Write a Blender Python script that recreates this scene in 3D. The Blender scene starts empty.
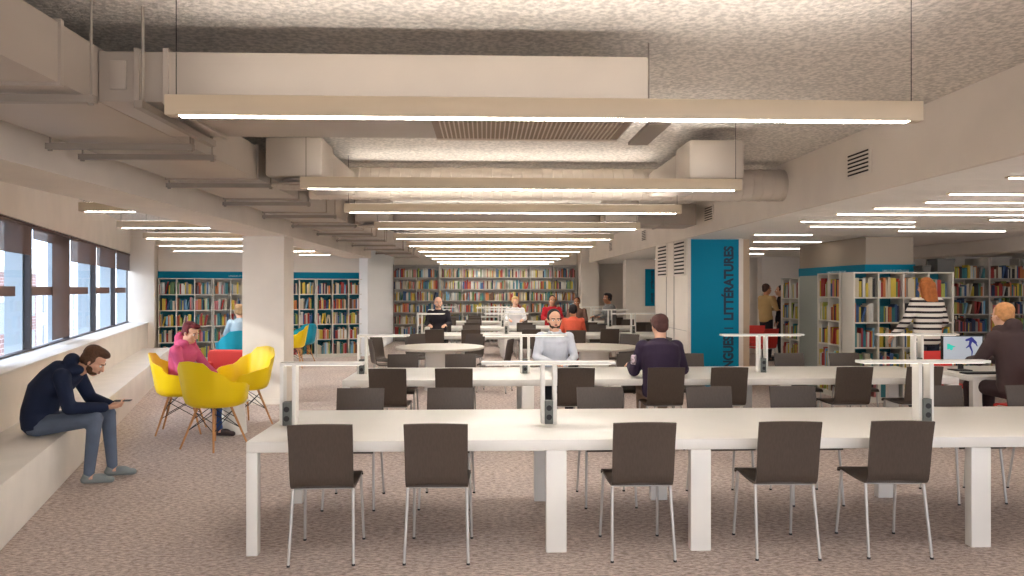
import bpy, bmesh, math, random
from mathutils import Vector, Matrix, Euler

# ------------------------------------------------------------------ camera, world, exposure
sc = bpy.context.scene
COL = sc.collection
PI = math.pi
random.seed(11)
YAW = math.atan(27 / 760)
cd = bpy.data.cameras.new('camera')
cam = bpy.data.objects.new('camera', cd); COL.objects.link(cam)
cd.sensor_width = 36; cd.lens = 760 / 1024 * 36; cd.shift_y = 1 / 1024
cd.clip_start = 0.05; cd.clip_end = 300
cam.location = (0, 0, 1.68); cam.rotation_euler = (PI / 2, 0, -YAW)
sc.camera = cam
sc.view_settings.view_transform = 'Standard'; sc.view_settings.look = 'None'
sc.view_settings.gamma = 1; sc.view_settings.use_curve_mapping = False
sc.view_settings.exposure = 0.9

LAMP_DOWN = 28.0      # underside of the hanging lamps
LAMP_UP = 13.0        # their uplight on the plaster ceiling
BAY_LAMP = 12.0      # flush lamps of the right bay
DESK_LAMP = 0.9
SKY = 2.3

world = bpy.data.worlds.new('daylight'); sc.world = world
world.use_nodes = True
wn = world.node_tree.nodes; wl = world.node_tree.links
wbg = wn['Background']; wbg.inputs['Strength'].default_value = SKY
tc = wn.new('ShaderNodeTexCoord'); sx = wn.new('ShaderNodeSeparateXYZ'); cr = wn.new('ShaderNodeValToRGB')
wl.new(tc.outputs['Generated'], sx.inputs[0]); wl.new(sx.outputs['Z'], cr.inputs[0]); wl.new(cr.outputs[0], wbg.inputs[0])
cr.color_ramp.elements[0].color = (0.88, 0.92, 1.0, 1); cr.color_ramp.elements[1].color = (0.42, 0.62, 1.0, 1)

sun_d = bpy.data.lights.new('sun', 'SUN'); sun_d.energy = 1.6; sun_d.angle = 0.03; sun_d.color = (1, 0.93, 0.82)
sun = bpy.data.objects.new('sun', sun_d); COL.objects.link(sun)
sun.rotation_euler = Vector((0.80, 0.45, -0.40)).to_track_quat('-Z', 'Y').to_euler()

# ------------------------------------------------------------------ materials
def lin(c):
    return tuple(((v / 255) / 12.92 if v / 255 <= 0.04045 else ((v / 255 + 0.055) / 1.055) ** 2.4) for v in c)

MATS = {}
def mat(name, rgb, rough=0.6, metal=0.0, noise=0.0, nscale=8.0, bump=0.0, bscale=40.0, emit=None, stretch=None, spec=0.4):
    if name in MATS: return MATS[name]
    m = bpy.data.materials.new(name); m.use_nodes = True
    n = m.node_tree.nodes; l = m.node_tree.links; p = n['Principled BSDF']
    c = lin(rgb)
    p.inputs['Base Color'].default_value = (*c, 1); p.inputs['Roughness'].default_value = rough
    p.inputs['Metallic'].default_value = metal; p.inputs['Specular IOR Level'].default_value = spec
    if noise or bump:
        t = n.new('ShaderNodeTexCoord'); mp = n.new('ShaderNodeMapping'); l.new(t.outputs['Object'], mp.inputs[0])
        if stretch: mp.inputs['Scale'].default_value = stretch
    if noise:
        nz = n.new('ShaderNodeTexNoise'); nz.inputs['Scale'].default_value = nscale; nz.inputs['Detail'].default_value = 5
        l.new(mp.outputs[0], nz.inputs['Vector'])
        r = n.new('ShaderNodeValToRGB'); l.new(nz.outputs['Fac'], r.inputs[0])
        r.color_ramp.elements[0].position = 0.38; r.color_ramp.elements[1].position = 0.62
        r.color_ramp.elements[0].color = (*[v * (1 - noise) for v in c], 1)
        r.color_ramp.elements[1].color = (*[min(1, v * (1 + noise)) for v in c], 1)
        l.new(r.outputs[0], p.inputs['Base Color'])
    if bump:
        b = n.new('ShaderNodeBump'); b.inputs['Strength'].default_value = bump; b.inputs['Distance'].default_value = 0.02
        nb = n.new('ShaderNodeTexNoise'); nb.inputs['Scale'].default_value = bscale; nb.inputs['Detail'].default_value = 3
        l.new(mp.outputs[0], nb.inputs['Vector']); l.new(nb.outputs['Fac'], b.inputs['Height']); l.new(b.outputs[0], p.inputs['Normal'])
    if emit:
        p.inputs['Emission Color'].default_value = (*lin(emit[0]), 1); p.inputs['Emission Strength'].default_value = emit[1]
    MATS[name] = m
    return m

def carpet_material():
    m = bpy.data.materials.new('mottled_carpet'); m.use_nodes = True; MATS['carpet'] = m
    n = m.node_tree.nodes; l = m.node_tree.links; p = n['Principled BSDF']; p.inputs['Roughness'].default_value = 0.95
    p.inputs['Specular IOR Level'].default_value = 0.1
    t = n.new('ShaderNodeTexCoord')
    a = n.new('ShaderNodeTexNoise'); a.inputs['Scale'].default_value = 22; a.inputs['Detail'].default_value = 8; a.inputs['Roughness'].default_value = 0.75
    b = n.new('ShaderNodeTexNoise'); b.inputs['Scale'].default_value = 1.1; b.inputs['Detail'].default_value = 4
    mp = n.new('ShaderNodeMapping'); mp.inputs['Scale'].default_value = (1.0, 2.2, 1)
    l.new(t.outputs['Object'], mp.inputs[0]); l.new(mp.outputs[0], a.inputs['Vector']); l.new(t.outputs['Object'], b.inputs['Vector'])
    r = n.new('ShaderNodeValToRGB'); l.new(a.outputs['Fac'], r.inputs[0])
    r.color_ramp.elements[0].position = 0.40; r.color_ramp.elements[1].position = 0.60
    r.color_ramp.elements[0].color = (*lin((154, 139, 130)), 1); r.color_ramp.elements[1].color = (*lin((224, 208, 199)), 1)
    mx = n.new('ShaderNodeMixRGB'); mx.blend_type = 'MULTIPLY'; mx.inputs[0].default_value = 0.35
    r2 = n.new('ShaderNodeValToRGB'); l.new(b.outputs['Fac'], r2.inputs[0]); r2.color_ramp.elements[0].position = 0.35; r2.color_ramp.elements[1].position = 0.65
    r2.color_ramp.elements[0].color = (0.72, 0.72, 0.76, 1); r2.color_ramp.elements[1].color = (1, 0.98, 0.96, 1)
    l.new(r.outputs[0], mx.inputs[1]); l.new(r2.outputs[0], mx.inputs[2]); l.new(mx.outputs[0], p.inputs['Base Color'])
    bp = n.new('ShaderNodeBump'); bp.inputs['Strength'].default_value = 0.5; bp.inputs['Distance'].default_value = 0.01
    l.new(a.outputs['Fac'], bp.inputs['Height']); l.new(bp.outputs[0], p.inputs['Normal'])
    return m

def stripe_material():
    m = bpy.data.materials.new('striped_knit'); m.use_nodes = True
    n = m.node_tree.nodes; l = m.node_tree.links; p = n['Principled BSDF']; p.inputs['Roughness'].default_value = 0.9
    t = n.new('ShaderNodeTexCoord'); w = n.new('ShaderNodeTexWave'); w.bands_direction = 'Z'; w.inputs['Scale'].default_value = 4.4
    w.inputs['Distortion'].default_value = 0.6; w.inputs['Detail Scale'].default_value = 0.6
    r = n.new('ShaderNodeValToRGB'); r.color_ramp.interpolation = 'CONSTANT'
    r.color_ramp.elements[0].color = (*lin((40, 32, 34)), 1); r.color_ramp.elements[1].position = 0.36
    r.color_ramp.elements[1].color = (*lin((236, 226, 216)), 1)
    l.new(t.outputs['Object'], w.inputs[0]); l.new(w.outputs['Fac'], r.inputs[0]); l.new(r.outputs[0], p.inputs['Base Color'])
    return m

def glass_material():
    m = bpy.data.materials.new('window_glass'); m.use_nodes = True
    n = m.node_tree.nodes; l = m.node_tree.links; n.remove(n['Principled BSDF'])
    t = n.new('ShaderNodeBsdfTransparent'); g = n.new('ShaderNodeBsdfGlossy'); g.inputs['Roughness'].default_value = 0.02
    mx = n.new('ShaderNodeMixShader'); mx.inputs[0].default_value = 0.07
    t.inputs[0].default_value = (0.93, 0.97, 1, 1)
    l.new(t.outputs[0], mx.inputs[1]); l.new(g.outputs[0], mx.inputs[2]); l.new(mx.outputs[0], n['Material Output'].inputs[0])
    return m

def mesh_fabric():
    m = bpy.data.materials.new('brown_blind_mesh'); m.use_nodes = True
    n = m.node_tree.nodes; l = m.node_tree.links; p = n['Principled BSDF']
    p.inputs['Base Color'].default_value = (*lin((112, 90, 84)), 1); p.inputs['Roughness'].default_value = 0.8
    t = n.new('ShaderNodeBsdfTransparent'); mx = n.new('ShaderNodeMixShader'); mx.inputs[0].default_value = 0.25
    l.new(p.outputs[0], mx.inputs[1]); l.new(t.outputs[0], mx.inputs[2]); l.new(mx.outputs[0], n['Material Output'].inputs[0])
    return m

def brick_material():
    m = bpy.data.materials.new('red_brick'); m.use_nodes = True
    n = m.node_tree.nodes; l = m.node_tree.links; p = n['Principled BSDF']
    t = n.new('ShaderNodeTexCoord'); b = n.new('ShaderNodeTexBrick'); b.inputs['Scale'].default_value = 1.4
    b.inputs['Color1'].default_value = (*lin((150, 84, 72)), 1); b.inputs['Color2'].default_value = (*lin((120, 70, 64)), 1)
    b.inputs['Mortar'].default_value = (*lin((190, 176, 168)), 1)
    mp = n.new('ShaderNodeMapping'); mp.inputs['Rotation'].default_value = (PI / 2, 0, 0)
    l.new(t.outputs['Object'], mp.inputs[0]); l.new(mp.outputs[0], b.inputs[0]); l.new(b.outputs[0], p.inputs['Base Color'])
    return m

CARPET = carpet_material(); GLASS = glass_material(); BLIND = mesh_fabric(); BRICK = brick_material(); STRIPES = stripe_material()
WALL = mat('painted_wall', (230, 220, 208), 0.8, noise=0.03, nscale=2, bump=0.04, bscale=60)
PLASTER = mat('rough_plaster', (212, 204, 194), 0.95, noise=0.2, nscale=34, bump=0.7, bscale=38)
PLANK = mat('ceiling_plank', (248, 243, 236), 0.5)
BENCHM = mat('bench_plaster', (232, 225, 216), 0.7, noise=0.03, nscale=3)
DUCT = mat('painted_duct', (170, 158, 145), 0.45, noise=0.02, nscale=3)
DUCTD = mat('duct_joint', (150, 140, 130), 0.5)
STEEL = mat('painted_steel', (150, 139, 127), 0.5, 0.1)
LAMPB = mat('lamp_housing', (208, 189, 160), 0.45)
TABLE = mat('white_laminate', (229, 225, 218), 0.32, noise=0.012, nscale=4)
CHAIRM = mat('dark_brown_veneer', (76, 65, 57), 0.42, noise=0.08, nscale=5, stretch=(30, 30, 2))
LEGM = mat('pale_grey_metal', (190, 186, 182), 0.35, 0.3)
BLACK = mat('black_plastic', (34, 32, 32), 0.5)
SOCK = mat('socket_grey', (96, 98, 94), 0.5)
TEAL = mat('teal_panel', (0, 128, 160), 0.6, spec=0.15)
TEALD = mat('teal_back_board', (22, 116, 132), 0.6)
INK = mat('dark_lettering', (22, 52, 72), 0.6)
PALE = mat('pale_lettering', (190, 225, 230), 0.6)
SHELFW = mat('white_shelf_board', (208, 202, 190), 0.5)
GREYP = mat('grey_green_panel', (158, 166, 160), 0.6)
RACKM = mat('rack_grey', (176, 170, 162), 0.45, 0.2)
DARK = mat('dark_void', (48, 42, 38), 0.9)
FRAMEM = mat('window_frame_dark', (72, 66, 66), 0.5)
FIN = mat('facade_fin', (172, 182, 188), 0.6)
YEL = mat('yellow_shell', (250, 214, 16), 0.35)
BLU = mat('turquoise_shell', (20, 160, 190), 0.35)
REDM = mat('red_shell', (214, 52, 44), 0.45)
CORAL = mat('coral_upholstery', (222, 78, 72), 0.85)
WOOD = mat('beech_dowel', (196, 140, 90), 0.5, noise=0.1, nscale=6, stretch=(20, 20, 2))
WIRE = mat('black_wire', (40, 38, 36), 0.4, 0.5)
EM_DN = mat('lamp_diffuser', (255, 250, 240), 0.5, emit=((255, 249, 241), LAMP_DOWN))
EM_UP = mat('uplight_diffuser', (255, 250, 240), 0.5, emit=((255, 249, 242), LAMP_UP))
EM_BAY = mat('flush_diffuser', (255, 250, 240), 0.5, emit=((255, 246, 234), BAY_LAMP))
EM_DESK = mat('desk_diffuser', (255, 250, 240), 0.5, emit=((255, 244, 228), DESK_LAMP))

# ------------------------------------------------------------------ mesh helpers
class MB:
    def __init__(s): s.bm = bmesh.new()
    def _tag(s, fs, mi):
        for f in fs: f.material_index = mi
    def box(s, x0, x1, y0, y1, z0, z1, mi=0, bev=0.0, M=None):
        b = bmesh.new(); bmesh.ops.create_cube(b, size=1)
        for v in b.verts: v.co = Vector(((x0 + x1) / 2 + v.co.x * (x1 - x0), (y0 + y1) / 2 + v.co.y * (y1 - y0), (z0 + z1) / 2 + v.co.z * (z1 - z0)))
        if bev: bmesh.ops.bevel(b, geom=b.edges[:], offset=bev, segments=2, affect='EDGES', profile=0.5)
        return s.merge(b, mi, M)
    def merge(s, b, mi=0, M=None):
        idx = {}
        for v in b.verts: idx[v] = s.bm.verts.new(M @ v.co if M else v.co)
        for f in b.faces:
            try: nf = s.bm.faces.new([idx[v] for v in f.verts])
            except ValueError: continue
            nf.material_index = mi; nf.smooth = f.smooth
        b.free(); return s
    def rings(s, rings, mi=0, smooth=True, cap=True):
        vs = [[s.bm.verts.new(p) for p in r] for r in rings]; n = len(vs[0])
        for a, b in zip(vs, vs[1:]):
            for i in range(n):
                f = s.bm.faces.new((a[i], a[(i + 1) % n], b[(i + 1) % n], b[i])); f.material_index = mi; f.smooth = smooth
        if cap:
            f = s.bm.faces.new(vs[0][::-1]); f.material_index = mi
            f = s.bm.faces.new(vs[-1]); f.material_index = mi
        return s
    def cyl(s, a, b, r0, r1=None, n=12, mi=0, smooth=True):
        r1 = r0 if r1 is None else r1
        a = Vector(a); b = Vector(b); d = (b - a).normalized(); q = d.to_track_quat('Z', 'Y')
        X = q @ Vector((1, 0, 0)); Y = q @ Vector((0, 1, 0))
        R = lambda c, r: [c + X * math.cos(2 * PI * i / n) * r + Y * math.sin(2 * PI * i / n) * r for i in range(n)]
        return s.rings([R(a, r0), R(b, r1)], mi, smooth)
    def lathe(s, prof, c=(0, 0, 0), n=24, mi=0):
        c = Vector(c)
        return s.rings([[c + Vector((math.cos(2 * PI * i / n) * r, math.sin(2 * PI * i / n) * r, z)) for i in range(n)] for r, z in prof], mi)
    def limb(s, a, b, ra, rb, n=12, mi=0, fx=1.0, up=None):
        # tapered limb with rounded ends; fx widens it sideways
        a = Vector(a); b = Vector(b); d = (b - a); L = d.length; d.normalize()
        X = (Vector(up).cross(d) if up else d.cross(Vector((0, 0, 1)) if abs(d.z) < 0.9 else Vector((0, 1, 0)))).normalized(); Y = d.cross(X)
        R = []
        def ring(c, r): R.append([c + X * math.cos(2 * PI * i / n) * r * fx + Y * math.sin(2 * PI * i / n) * r for i in range(n)])
        for k in (80, 55, 28): t = math.radians(k); ring(a - d * ra * math.sin(t), ra * math.cos(t))
        ring(a, ra); ring(b, rb)
        for k in (28, 55, 80): t = math.radians(k); ring(b + d * rb * math.sin(t), rb * math.cos(t))
        return s.rings(R, mi)
    def ell(s, c, rx, ry, rz, M=None, mi=0, seg=16):
        b = bmesh.new(); bmesh.ops.create_uvsphere(b, u_segments=seg, v_segments=seg // 2 + 2, radius=1)
        for f in b.faces: f.smooth = True
        T = Matrix.Translation(c) @ (M if M else Matrix.Identity(4)) @ Matrix.Diagonal((rx, ry, rz, 1))
        return s.merge(b, mi, T)
    def build(s, name, mats, parent=None, loc=None, rot=None):
        me = bpy.data.meshes.new(name)
        bmesh.ops.recalc_face_normals(s.bm, faces=s.bm.faces[:])
        s.bm.to_mesh(me); s.bm.free()
        for m in (mats if isinstance(mats, (list, tuple)) else [mats]): me.materials.append(m)
        o = bpy.data.objects.new(name, me); COL.objects.link(o)
        me.set_sharp_from_angle(angle=math.radians(42))
        if parent: o.parent = parent
        if loc: o.location = loc
        if rot is not None: o.rotation_euler = (0, 0, rot)
        return o

def tag(o, label=None, cat=None, group=None, kind=None):
    if label: o['label'] = label
    if cat: o['category'] = cat
    if group: o['group'] = group
    if kind: o['kind'] = kind
    return o
def thing(name, label, cat, loc=(0, 0, 0), rz=0.0, group=None, scale=1.0):
    o = bpy.data.objects.new(name, None); COL.objects.link(o)
    o.empty_display_size = 0.1
    o.location = loc; o.rotation_euler = (0, 0, rz); o.scale = (scale,) * 3
    return tag(o, label, cat, group)
def kids(o): return [c for c in ALLKIDS.get(o.name, [])]
def copy_tree(o, parent=None):
    c = o.copy(); COL.objects.link(c)
    if parent: c.parent = parent
    for ch in o.children: copy_tree(ch, c)
    return c
def place(proto, used, loc, rz, label, group=None, scale=None):
    o = proto if not used[0] else copy_tree(proto); used[0] = True
    o.location = loc; o.rotation_euler = (0, 0, rz); o['label'] = label
    if group: o['group'] = group
    if scale: o.scale = (scale,) * 3
    return o
def struct(name, mb, m, **k): return tag(mb.build(name, m, **k), kind='structure')
ORD = ['first', 'second', 'third', 'fourth', 'fifth', 'sixth', 'seventh', 'eighth', 'ninth', 'tenth', 'eleventh', 'twelfth', 'thirteenth', 'fourteenth', 'fifteenth']

# the slanted window side: local x runs along the window wall, local y points out of the room
SO = Vector((-3.12, 5.04, 0)); SA = math.atan2(0.954235, -0.299059)
def S(u, o, z=0): return SO + Vector((math.cos(SA) * u - math.sin(SA) * o, math.sin(SA) * u + math.cos(SA) * o, z))
CEIL = 3.05; BAYC = 2.501; FARY = 24.6

# ------------------------------------------------------------------ shell of the room
_e = 1.16
def slab(pts, z0, z1):
    q = MB(); q.rings([[Vector((p[0], p[1], z)) for p in pts] for z in (z0, z1)], smooth=False); return q
WL = [S(-0.6, _e), S(13.96, _e)]
EDGE = [(-6, -6), (WL[0].x, WL[0].y), (WL[1].x, WL[1].y), (WL[1].x + 1.5, 26)]
struct('floor', slab([(15, -6), (15, 26)] + EDGE[::-1], -0.1, 0), CARPET)
struct('ceiling', slab([(3.3, -6), (3.3, 26)] + EDGE[::-1], CEIL, CEIL + 0.15), PLASTER)
b = MB(); b.box(3.301, 15, -6, 27, BAYC + 0.03, BAYC + 0.2)
y = -5.9
while y < 26:
    b.box(3.302, 14.9, y, y + 0.295, BAYC, BAYC + 0.029); y += 0.31
struct('ceiling_planks', b, PLANK)
b = MB(); b.box(3.25, 3.3, -6, FARY, 2.50, CEIL - 0.002); struct('trim_1', b, WALL)
b = MB(); b.box(-3.47, -2.86, -6, 19.2, 2.45, CEIL - 0.002); struct('trim_2', b, WALL)
b = MB(); b.box(8.3, 8.8, 10.5, FARY, 2.28, BAYC - 0.002); struct('trim_3', b, WALL)
b = MB(); b.box(15, 15.2, -6.2, 27, 0, CEIL); struct('wall_right', b, WALL)
b = MB(); b.box(-3.1, 15, FARY, FARY + 0.2, 0, CEIL); struct('wall_far', b, WALL)
b = MB(); b.box(-3.14, -2.93, 19.1, FARY, 0, CEIL - 0.002); struct('wall_hall_left', b, mat('daylit_white', (236, 238, 240), 0.7))  # daylight on this wall is put into its whiter, cooler colour
b = MB(); b.box(-3.95, -3.75, -6, 4.08, 0, CEIL - 0.002); struct('sun_block_left', b, WALL)  # unseen wall, added to keep stray sun off the near floor
# window wall, in its own slanted frame
b = MB()
b.box(-0.6, 14, 0.55, 1.15, 0, 0.92); b.box(-0.6, 14, 0.90, 1.15, 2.46, CEIL)
b.box(-0.6, 2.6, 0.90, 1.15, 0.92, 2.46); b.box(13.2, 14, 0.90, 1.15, 0.92, 2.46)
struct('wall_left', b, WALL, loc=SO, rot=SA)
b = MB(); b.box(0, 13.9, 0.53, 1.04, 0.921, 0.94, bev=0.004); struct('trim_4', b, BENCHM, loc=SO, rot=SA)
b = MB(); b.box(13.74, 13.95, -4.5, 1.15, 0, CEIL); struct('wall_reading_corner', b, WALL, loc=SO, rot=SA)
b = MB(); b.box(12.95, 13.73, 0.42, 0.95, 0, CEIL - 0.002, bev=0.004); struct('wall_pillar_corner', b, WALL, loc=SO, rot=SA)
b = MB(); b.box(-3.6, -2.93, 4.1, 4.62, 0, 2.45); b.box(-3.61, -2.92, 4.09, 4.63, 0, 0.08); struct('wall_pillar_near', b, WALL)
b = MB(); b.box(-3.53, -2.93, 11.2, 11.75, 0, 2.45); b.box(-3.54, -2.92, 11.19, 11.76, 0, 0.08); struct('wall_pillar_middle', b, WALL)
# pillars of the right side
b = MB(); b.box(3.25, 4.16, 12.1, 14.4, 0, 2.498, bev=0.01)
for yy in (12.95, 13.5): b.box(3.243, 3.252, yy, yy + 0.02, 0.0, 2.49, 1)
b.box(3.243, 3.252, 12.12, 14.38, 1.0, 1.006, 1); struct('wall_pillar_sign', b, [WALL, DUCTD])
b = MB(); b.box(4.165, 4.345, 12.35, 12.9, 0, BAYC - 0.002); struct('wall_pillar_tan', b, mat('tan_paint', (196, 172, 146), 0.8))
b = MB(); b.box(3.80, 4.30, 20.36, 20.8, 0, 2.478); b.box(4.30, 4.7, 20.38, 20.8, 0, 2.478); struct('wall_pillar_rear', b, WALL)
b = MB(); b.box(3.0, 3.55, 23.6, FARY, 0, CEIL - 0.01); struct('wall_pillar_hall_end', b, WALL)
b = MB(); b.box(5.96, 6.72, 11.7, 14.2, 0, BAYC - 0.002); struct('wall_pillar_bulkhead', b, mat('bulkhead_paint', (176, 162, 146), 0.8))
b = MB(); b.box(5.4, 7.4, 19.5, 19.8, 0, BAYC - 0.002); struct('wall_rear_partition', b, WALL)
b = MB(); b.box(7.0, 13.5, 19.0, 19.3, 0, BAYC - 0.002); struct('wall_rack_side', b, WALL)
# windows
W0 = [2.65, 4.75, 6.85, 8.95, 11.05, 13.15]
for k in range(5):
    u0, u1 = W0[k], W0[k + 1]
    r = bpy.data.objects.new('window_%d' % (k + 1), None); COL.objects.link(r); r['kind'] = 'structure'
    r.location = SO; r.rotation_euler = (0, 0, SA)
    b = MB(); t = 0.035
    b.box(u0, u0 + t, 0.93, 1.0, 0.942, 2.458); b.box(u1 - t, u1, 0.93, 1.0, 0.942, 2.458)
    b.box(u0, u1, 0.93, 1.0, 0.942, 0.962); b.box(u0, u1, 0.93, 1.0, 2.42, 2.458)
    b.build('window_frame', FRAMEM, r)
    b = MB(); b.box(u0 + t, u1 - t, 0.96, 0.966, 0.985, 2.42); b.build('pane', GLASS, r)
    b = MB(); b.box(u0 + t, u0 + 1.45, 0.935, 0.955, 1.60, 1.71); b.build('rail', mat('brown_rail', (112, 84, 76), 0.6), r)
    b = MB(); b.box(u1 - 0.07, u1 + 0.03, 1.005, 1.19, 0.5, 2.6); b.build('facade_fin', FIN, r)
    b = MB()
    if k == 1: b.box(u0 + 1.0, u1 - t, 0.915, 0.920, 1.0, 2.44); b.box(u0 + t, u1 - t, 0.915, 0.920, 2.28, 2.44)
    else: b.box(u0 + t, u1 - t, 0.915, 0.920, 2.08, 2.44)
    b.cyl((u0 + t, 0.918, 2.435), (u1 - t, 0.918, 2.435), 0.018); b.build('roller_blind', BLIND, r)
# outside
b = MB(); b.box(-60, 60, 1.3, 60, -4.2, -4); g = b.build('street_ground', mat('asphalt', (150, 148, 146), 0.9), loc=SO, rot=SA); tag(g, kind='structure')
def house(name, label, u0, u1, o0, o1, h, m, nx, nz):
    t = thing(name, label, 'building', SO, SA)
    q = MB(); q.box(u0, u1, o0, o1, -4, h); q.build('facade', m, t)
    q = MB(); q.box(u0 - 0.2, u1 + 0.2, o0 - 0.2, o1 + 0.2, h, h + 0.3); q.build('parapet', WALL, t)
    for i in range(nx):
        for j in range(nz):
            cx = u0 + (i + 0.5) * (u1 - u0) / nx; cz = -3 + j * 2.2 + 0.8
            if cz + 1 > h: continue
            q = MB(); q.box(cx - 0.45, cx + 0.45, o0 - 0.05, o0 + 0.01, cz, cz + 1.3); q.build('window', mat('far_glass', (88, 100, 112), 0.2), t)
house('brick_building', 'red brick building with rows of windows outside the windows', 14, 30, 7, 13, 1.2, BRICK, 8, 2)
house('brick_building', 'taller red brick building seen low through the second window', 34, 50, 11, 18, 2.6, BRICK, 8, 3)
house('pale_building', 'pale low rendered building beyond the brick ones across the street', 55, 85, 12, 25, 1.6, WALL, 9, 2)

# built in bench
b = MB(); b.box(-0.2, 12.1, 0.0, 0.548, 0, 0.42, bev=0.008)
tag(b.build('built_in_bench', BENCHM, loc=SO, rot=SA), 'long pale plastered bench built along the foot of the window wall', 'bench')

# ------------------------------------------------------------------ hanging lamps
def lamp_proto(L, z0=2.46, h=0.095, ceil=CEIL, ends=(0.03, 0.03)):
    t = thing('pendant_lamp', 'x', 'lamp')
    q = MB(); q.box(0, L, -0.035, 0.035, z0 + 0.004, z0 + h, bev=0.003); q.build('housing', LAMPB, t)
    q = MB(); q.box(0.06, L - 0.06, -0.025, 0.025, z0 + 0.0025, z0 + 0.0038); q.build('diffuser', EM_DN, t)
    q = MB(); q.box(0.06, L - 0.06, -0.026, 0.026, z0 + h + 0.0002, z0 + h + 0.0008); q.build('uplight', EM_UP, t)
    for x in (0.04, L - 0.04):
        q = MB(); q.cyl((x, 0, z0 + h - 0.002), (x, 0, ceil), 0.0022, n=6); q.build('cable', WIRE, t)
    return t
LY = [3.5, 6.0, 7.85, 9.95, 12.0, 14.0, 16.0, 18.0, 20.0, 22.0, 23.6]
pl = lamp_proto(3.48); used = [False]
for i, yy in enumerate(LY):
    place(pl, used, (-1.44, yy, 0), 0, '%s hanging linear lamp from the camera over the long tables' % ['nearest', 'second', 'third', 'fourth', 'fifth', 'sixth', 'seventh', 'eighth', 'ninth', 'tenth', 'farthest'][i], 'linear lamps over the central hall')
for yy, nn in ((1.2, 'just in front of'), (-1.2, 'just behind'), (-3.6, 'well behind')):
    place(pl, used, (-1.44, yy, 0), 0, 'hanging linear lamp %s the viewpoint over the central hall' % nn, 'linear lamps behind the viewpoint')
for i, (yy, x0) in enumerate(((7.85, -4.1), (9.95, -4.72), (12.0, -5.3), (14.0, -5.95), (16.0, -6.5), (17.6, -4.3))):
    t = lamp_proto(-3.5 - x0 + 0.0 if yy > 17 else (-3.02 - x0 if False else -3.5 - x0))
    t.location = (x0, yy, 0)
    tag(t, '%s hanging linear lamp beside the windows, left of the pillars' % ['nearest', 'second', 'third', 'fourth', 'fifth', 'farthest'][i], group='linear lamps by the windows')
# flush lamps of the right bay
for i, (yy, x0, x1) in enumerate(((3.6, 3.75, 5.2), (5.4, 3.8, 6.6), (6.35, 3.95, 5.7), (8.1, 3.8, 6.4), (9.0, 3.78, 5.2), (10.4, 5.75, 7.3), (11.2, 4.0, 4.9), (12.9, 4.6, 5.8), (15.0, 4.6, 6.6), (17.2, 4.4, 6.4), (8.7, 5.9, 8.0), (11.4, 9.0, 11.4), (15.5, 8.9, 11.5), (0.5, 4, 7), (-2.5, 4, 7), (20.5, 4.6, 7.5), (5.4, 8, 11), (9.5, 9.5, 12.5), (4.7, 3.8, 6.8), (6.95, 4.1, 7.4), (7.5, 3.9, 6.2), (9.7, 4.2, 5.6), (7.5, 7.4, 9.6), (10.4, 8.2, 10.5))):
    b = MB(); b.box(x0, x1, yy - 0.03, yy + 0.03, BAYC - 0.012, BAYC - 0.002); t = thing('flush_lamp', 'slim glowing strip lamp set in the plank ceiling, %s from the camera' % (ORD + ['%dth' % k for k in range(16, 30)])[i], 'lamp', (0, 0, 0), 0, 'flush strip lamps of the plank ceiling')
    b.build('housing', LAMPB, t)
    b = MB(); b.box(x0 + 0.02, x1 - 0.02, yy - 0.014, yy + 0.014, BAYC - 0.018, BAYC - 0.0121); b.build('diffuser', EM_BAY, t)

# ------------------------------------------------------------------ ducts
def flanged(name, label, x0, x1, y0, y1, z0, z1, axis, joints, hatch=None):
    t = thing(name, label, 'air duct')
    q = MB(); q.box(x0, x1, y0, y1, z0, z1, bev=0.004); q.build('casing', DUCT, t)
    e = 0.014
    for j in joints:
        q = MB()
        if axis == 'y': q.box(x0 - e, x1 + e, j, j + 0.025, z0 - e, z1 + e)
        else: q.box(j, j + 0.025, y0 - e, y1 + e, z0 - e, z1 + e)
        q.build('flange', DUCT, t)
    return t
flanged('air_duct', 'long beige rectangular duct running down the left of the hall ceiling', -2.64, -1.90, -5.5, 22.5, 2.60, 2.87, 'y', [0.9, 2.2, 3.45, 5.0, 6.4, 7.8, 9.15, 10.5, 11.9, 13.3, 14.7, 16.1, 17.5, 18.9, 20.3])
t = flanged('air_duct', 'beige rectangular cross duct above the nearest hanging lamp', -1.895, 0.82, 3.8, 4.65, 2.60, 2.848, 'x', [-1.72, -1.58])
b = MB(); b.box(-0.29, 0.80, 4.0, 4.62, 2.588, 2.597, 0)
for i in range(40): b.box(-0.25 + i * 0.0255, -0.243 + i * 0.0255, 4.03, 4.59, 2.582, 2.590, 1)
b.box(-0.29, 0.80, 4.0, 4.03, 2.580, 2.59, 1); b.box(-0.29, 0.80, 4.59, 4.62, 2.580, 2.59, 1)
b.build('return_grille', [mat('grille_back', (150, 132, 116), 0.7), mat('grille_fin', (206, 192, 174), 0.5)], t)
b = MB(); b.box(-1.84, -1.76, 3.788, 3.80, 2.66, 2.80, bev=0.003); b.build('access_plate', DUCT, t)
flanged('air_duct', 'second rectangular cross duct farther down the hall ceiling', -1.885, 3.1, 11.05, 11.75, 2.62, 2.93, 'x', [-0.4, 1.2, 2.6])
b = MB(); R = []
x = -1.86
while x < 3.22:
    for dx, rr in ((0, 0.172), (0.09, 0.172), (0.092, 0.178), (0.104, 0.178), (0.106, 0.172)):
        R.append([Vector((x + dx, 8.2 + math.cos(2 * PI * i / 28) * rr, 2.81 + math.sin(2 * PI * i / 28) * rr)) for i in range(28)])
    x += 0.108
b.rings(R); tag(b.build('spiral_duct', mat('spiral_duct_paint', (206, 194, 180), 0.45)), 'round ribbed duct crossing the hall behind the second lamp', 'air duct')
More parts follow.
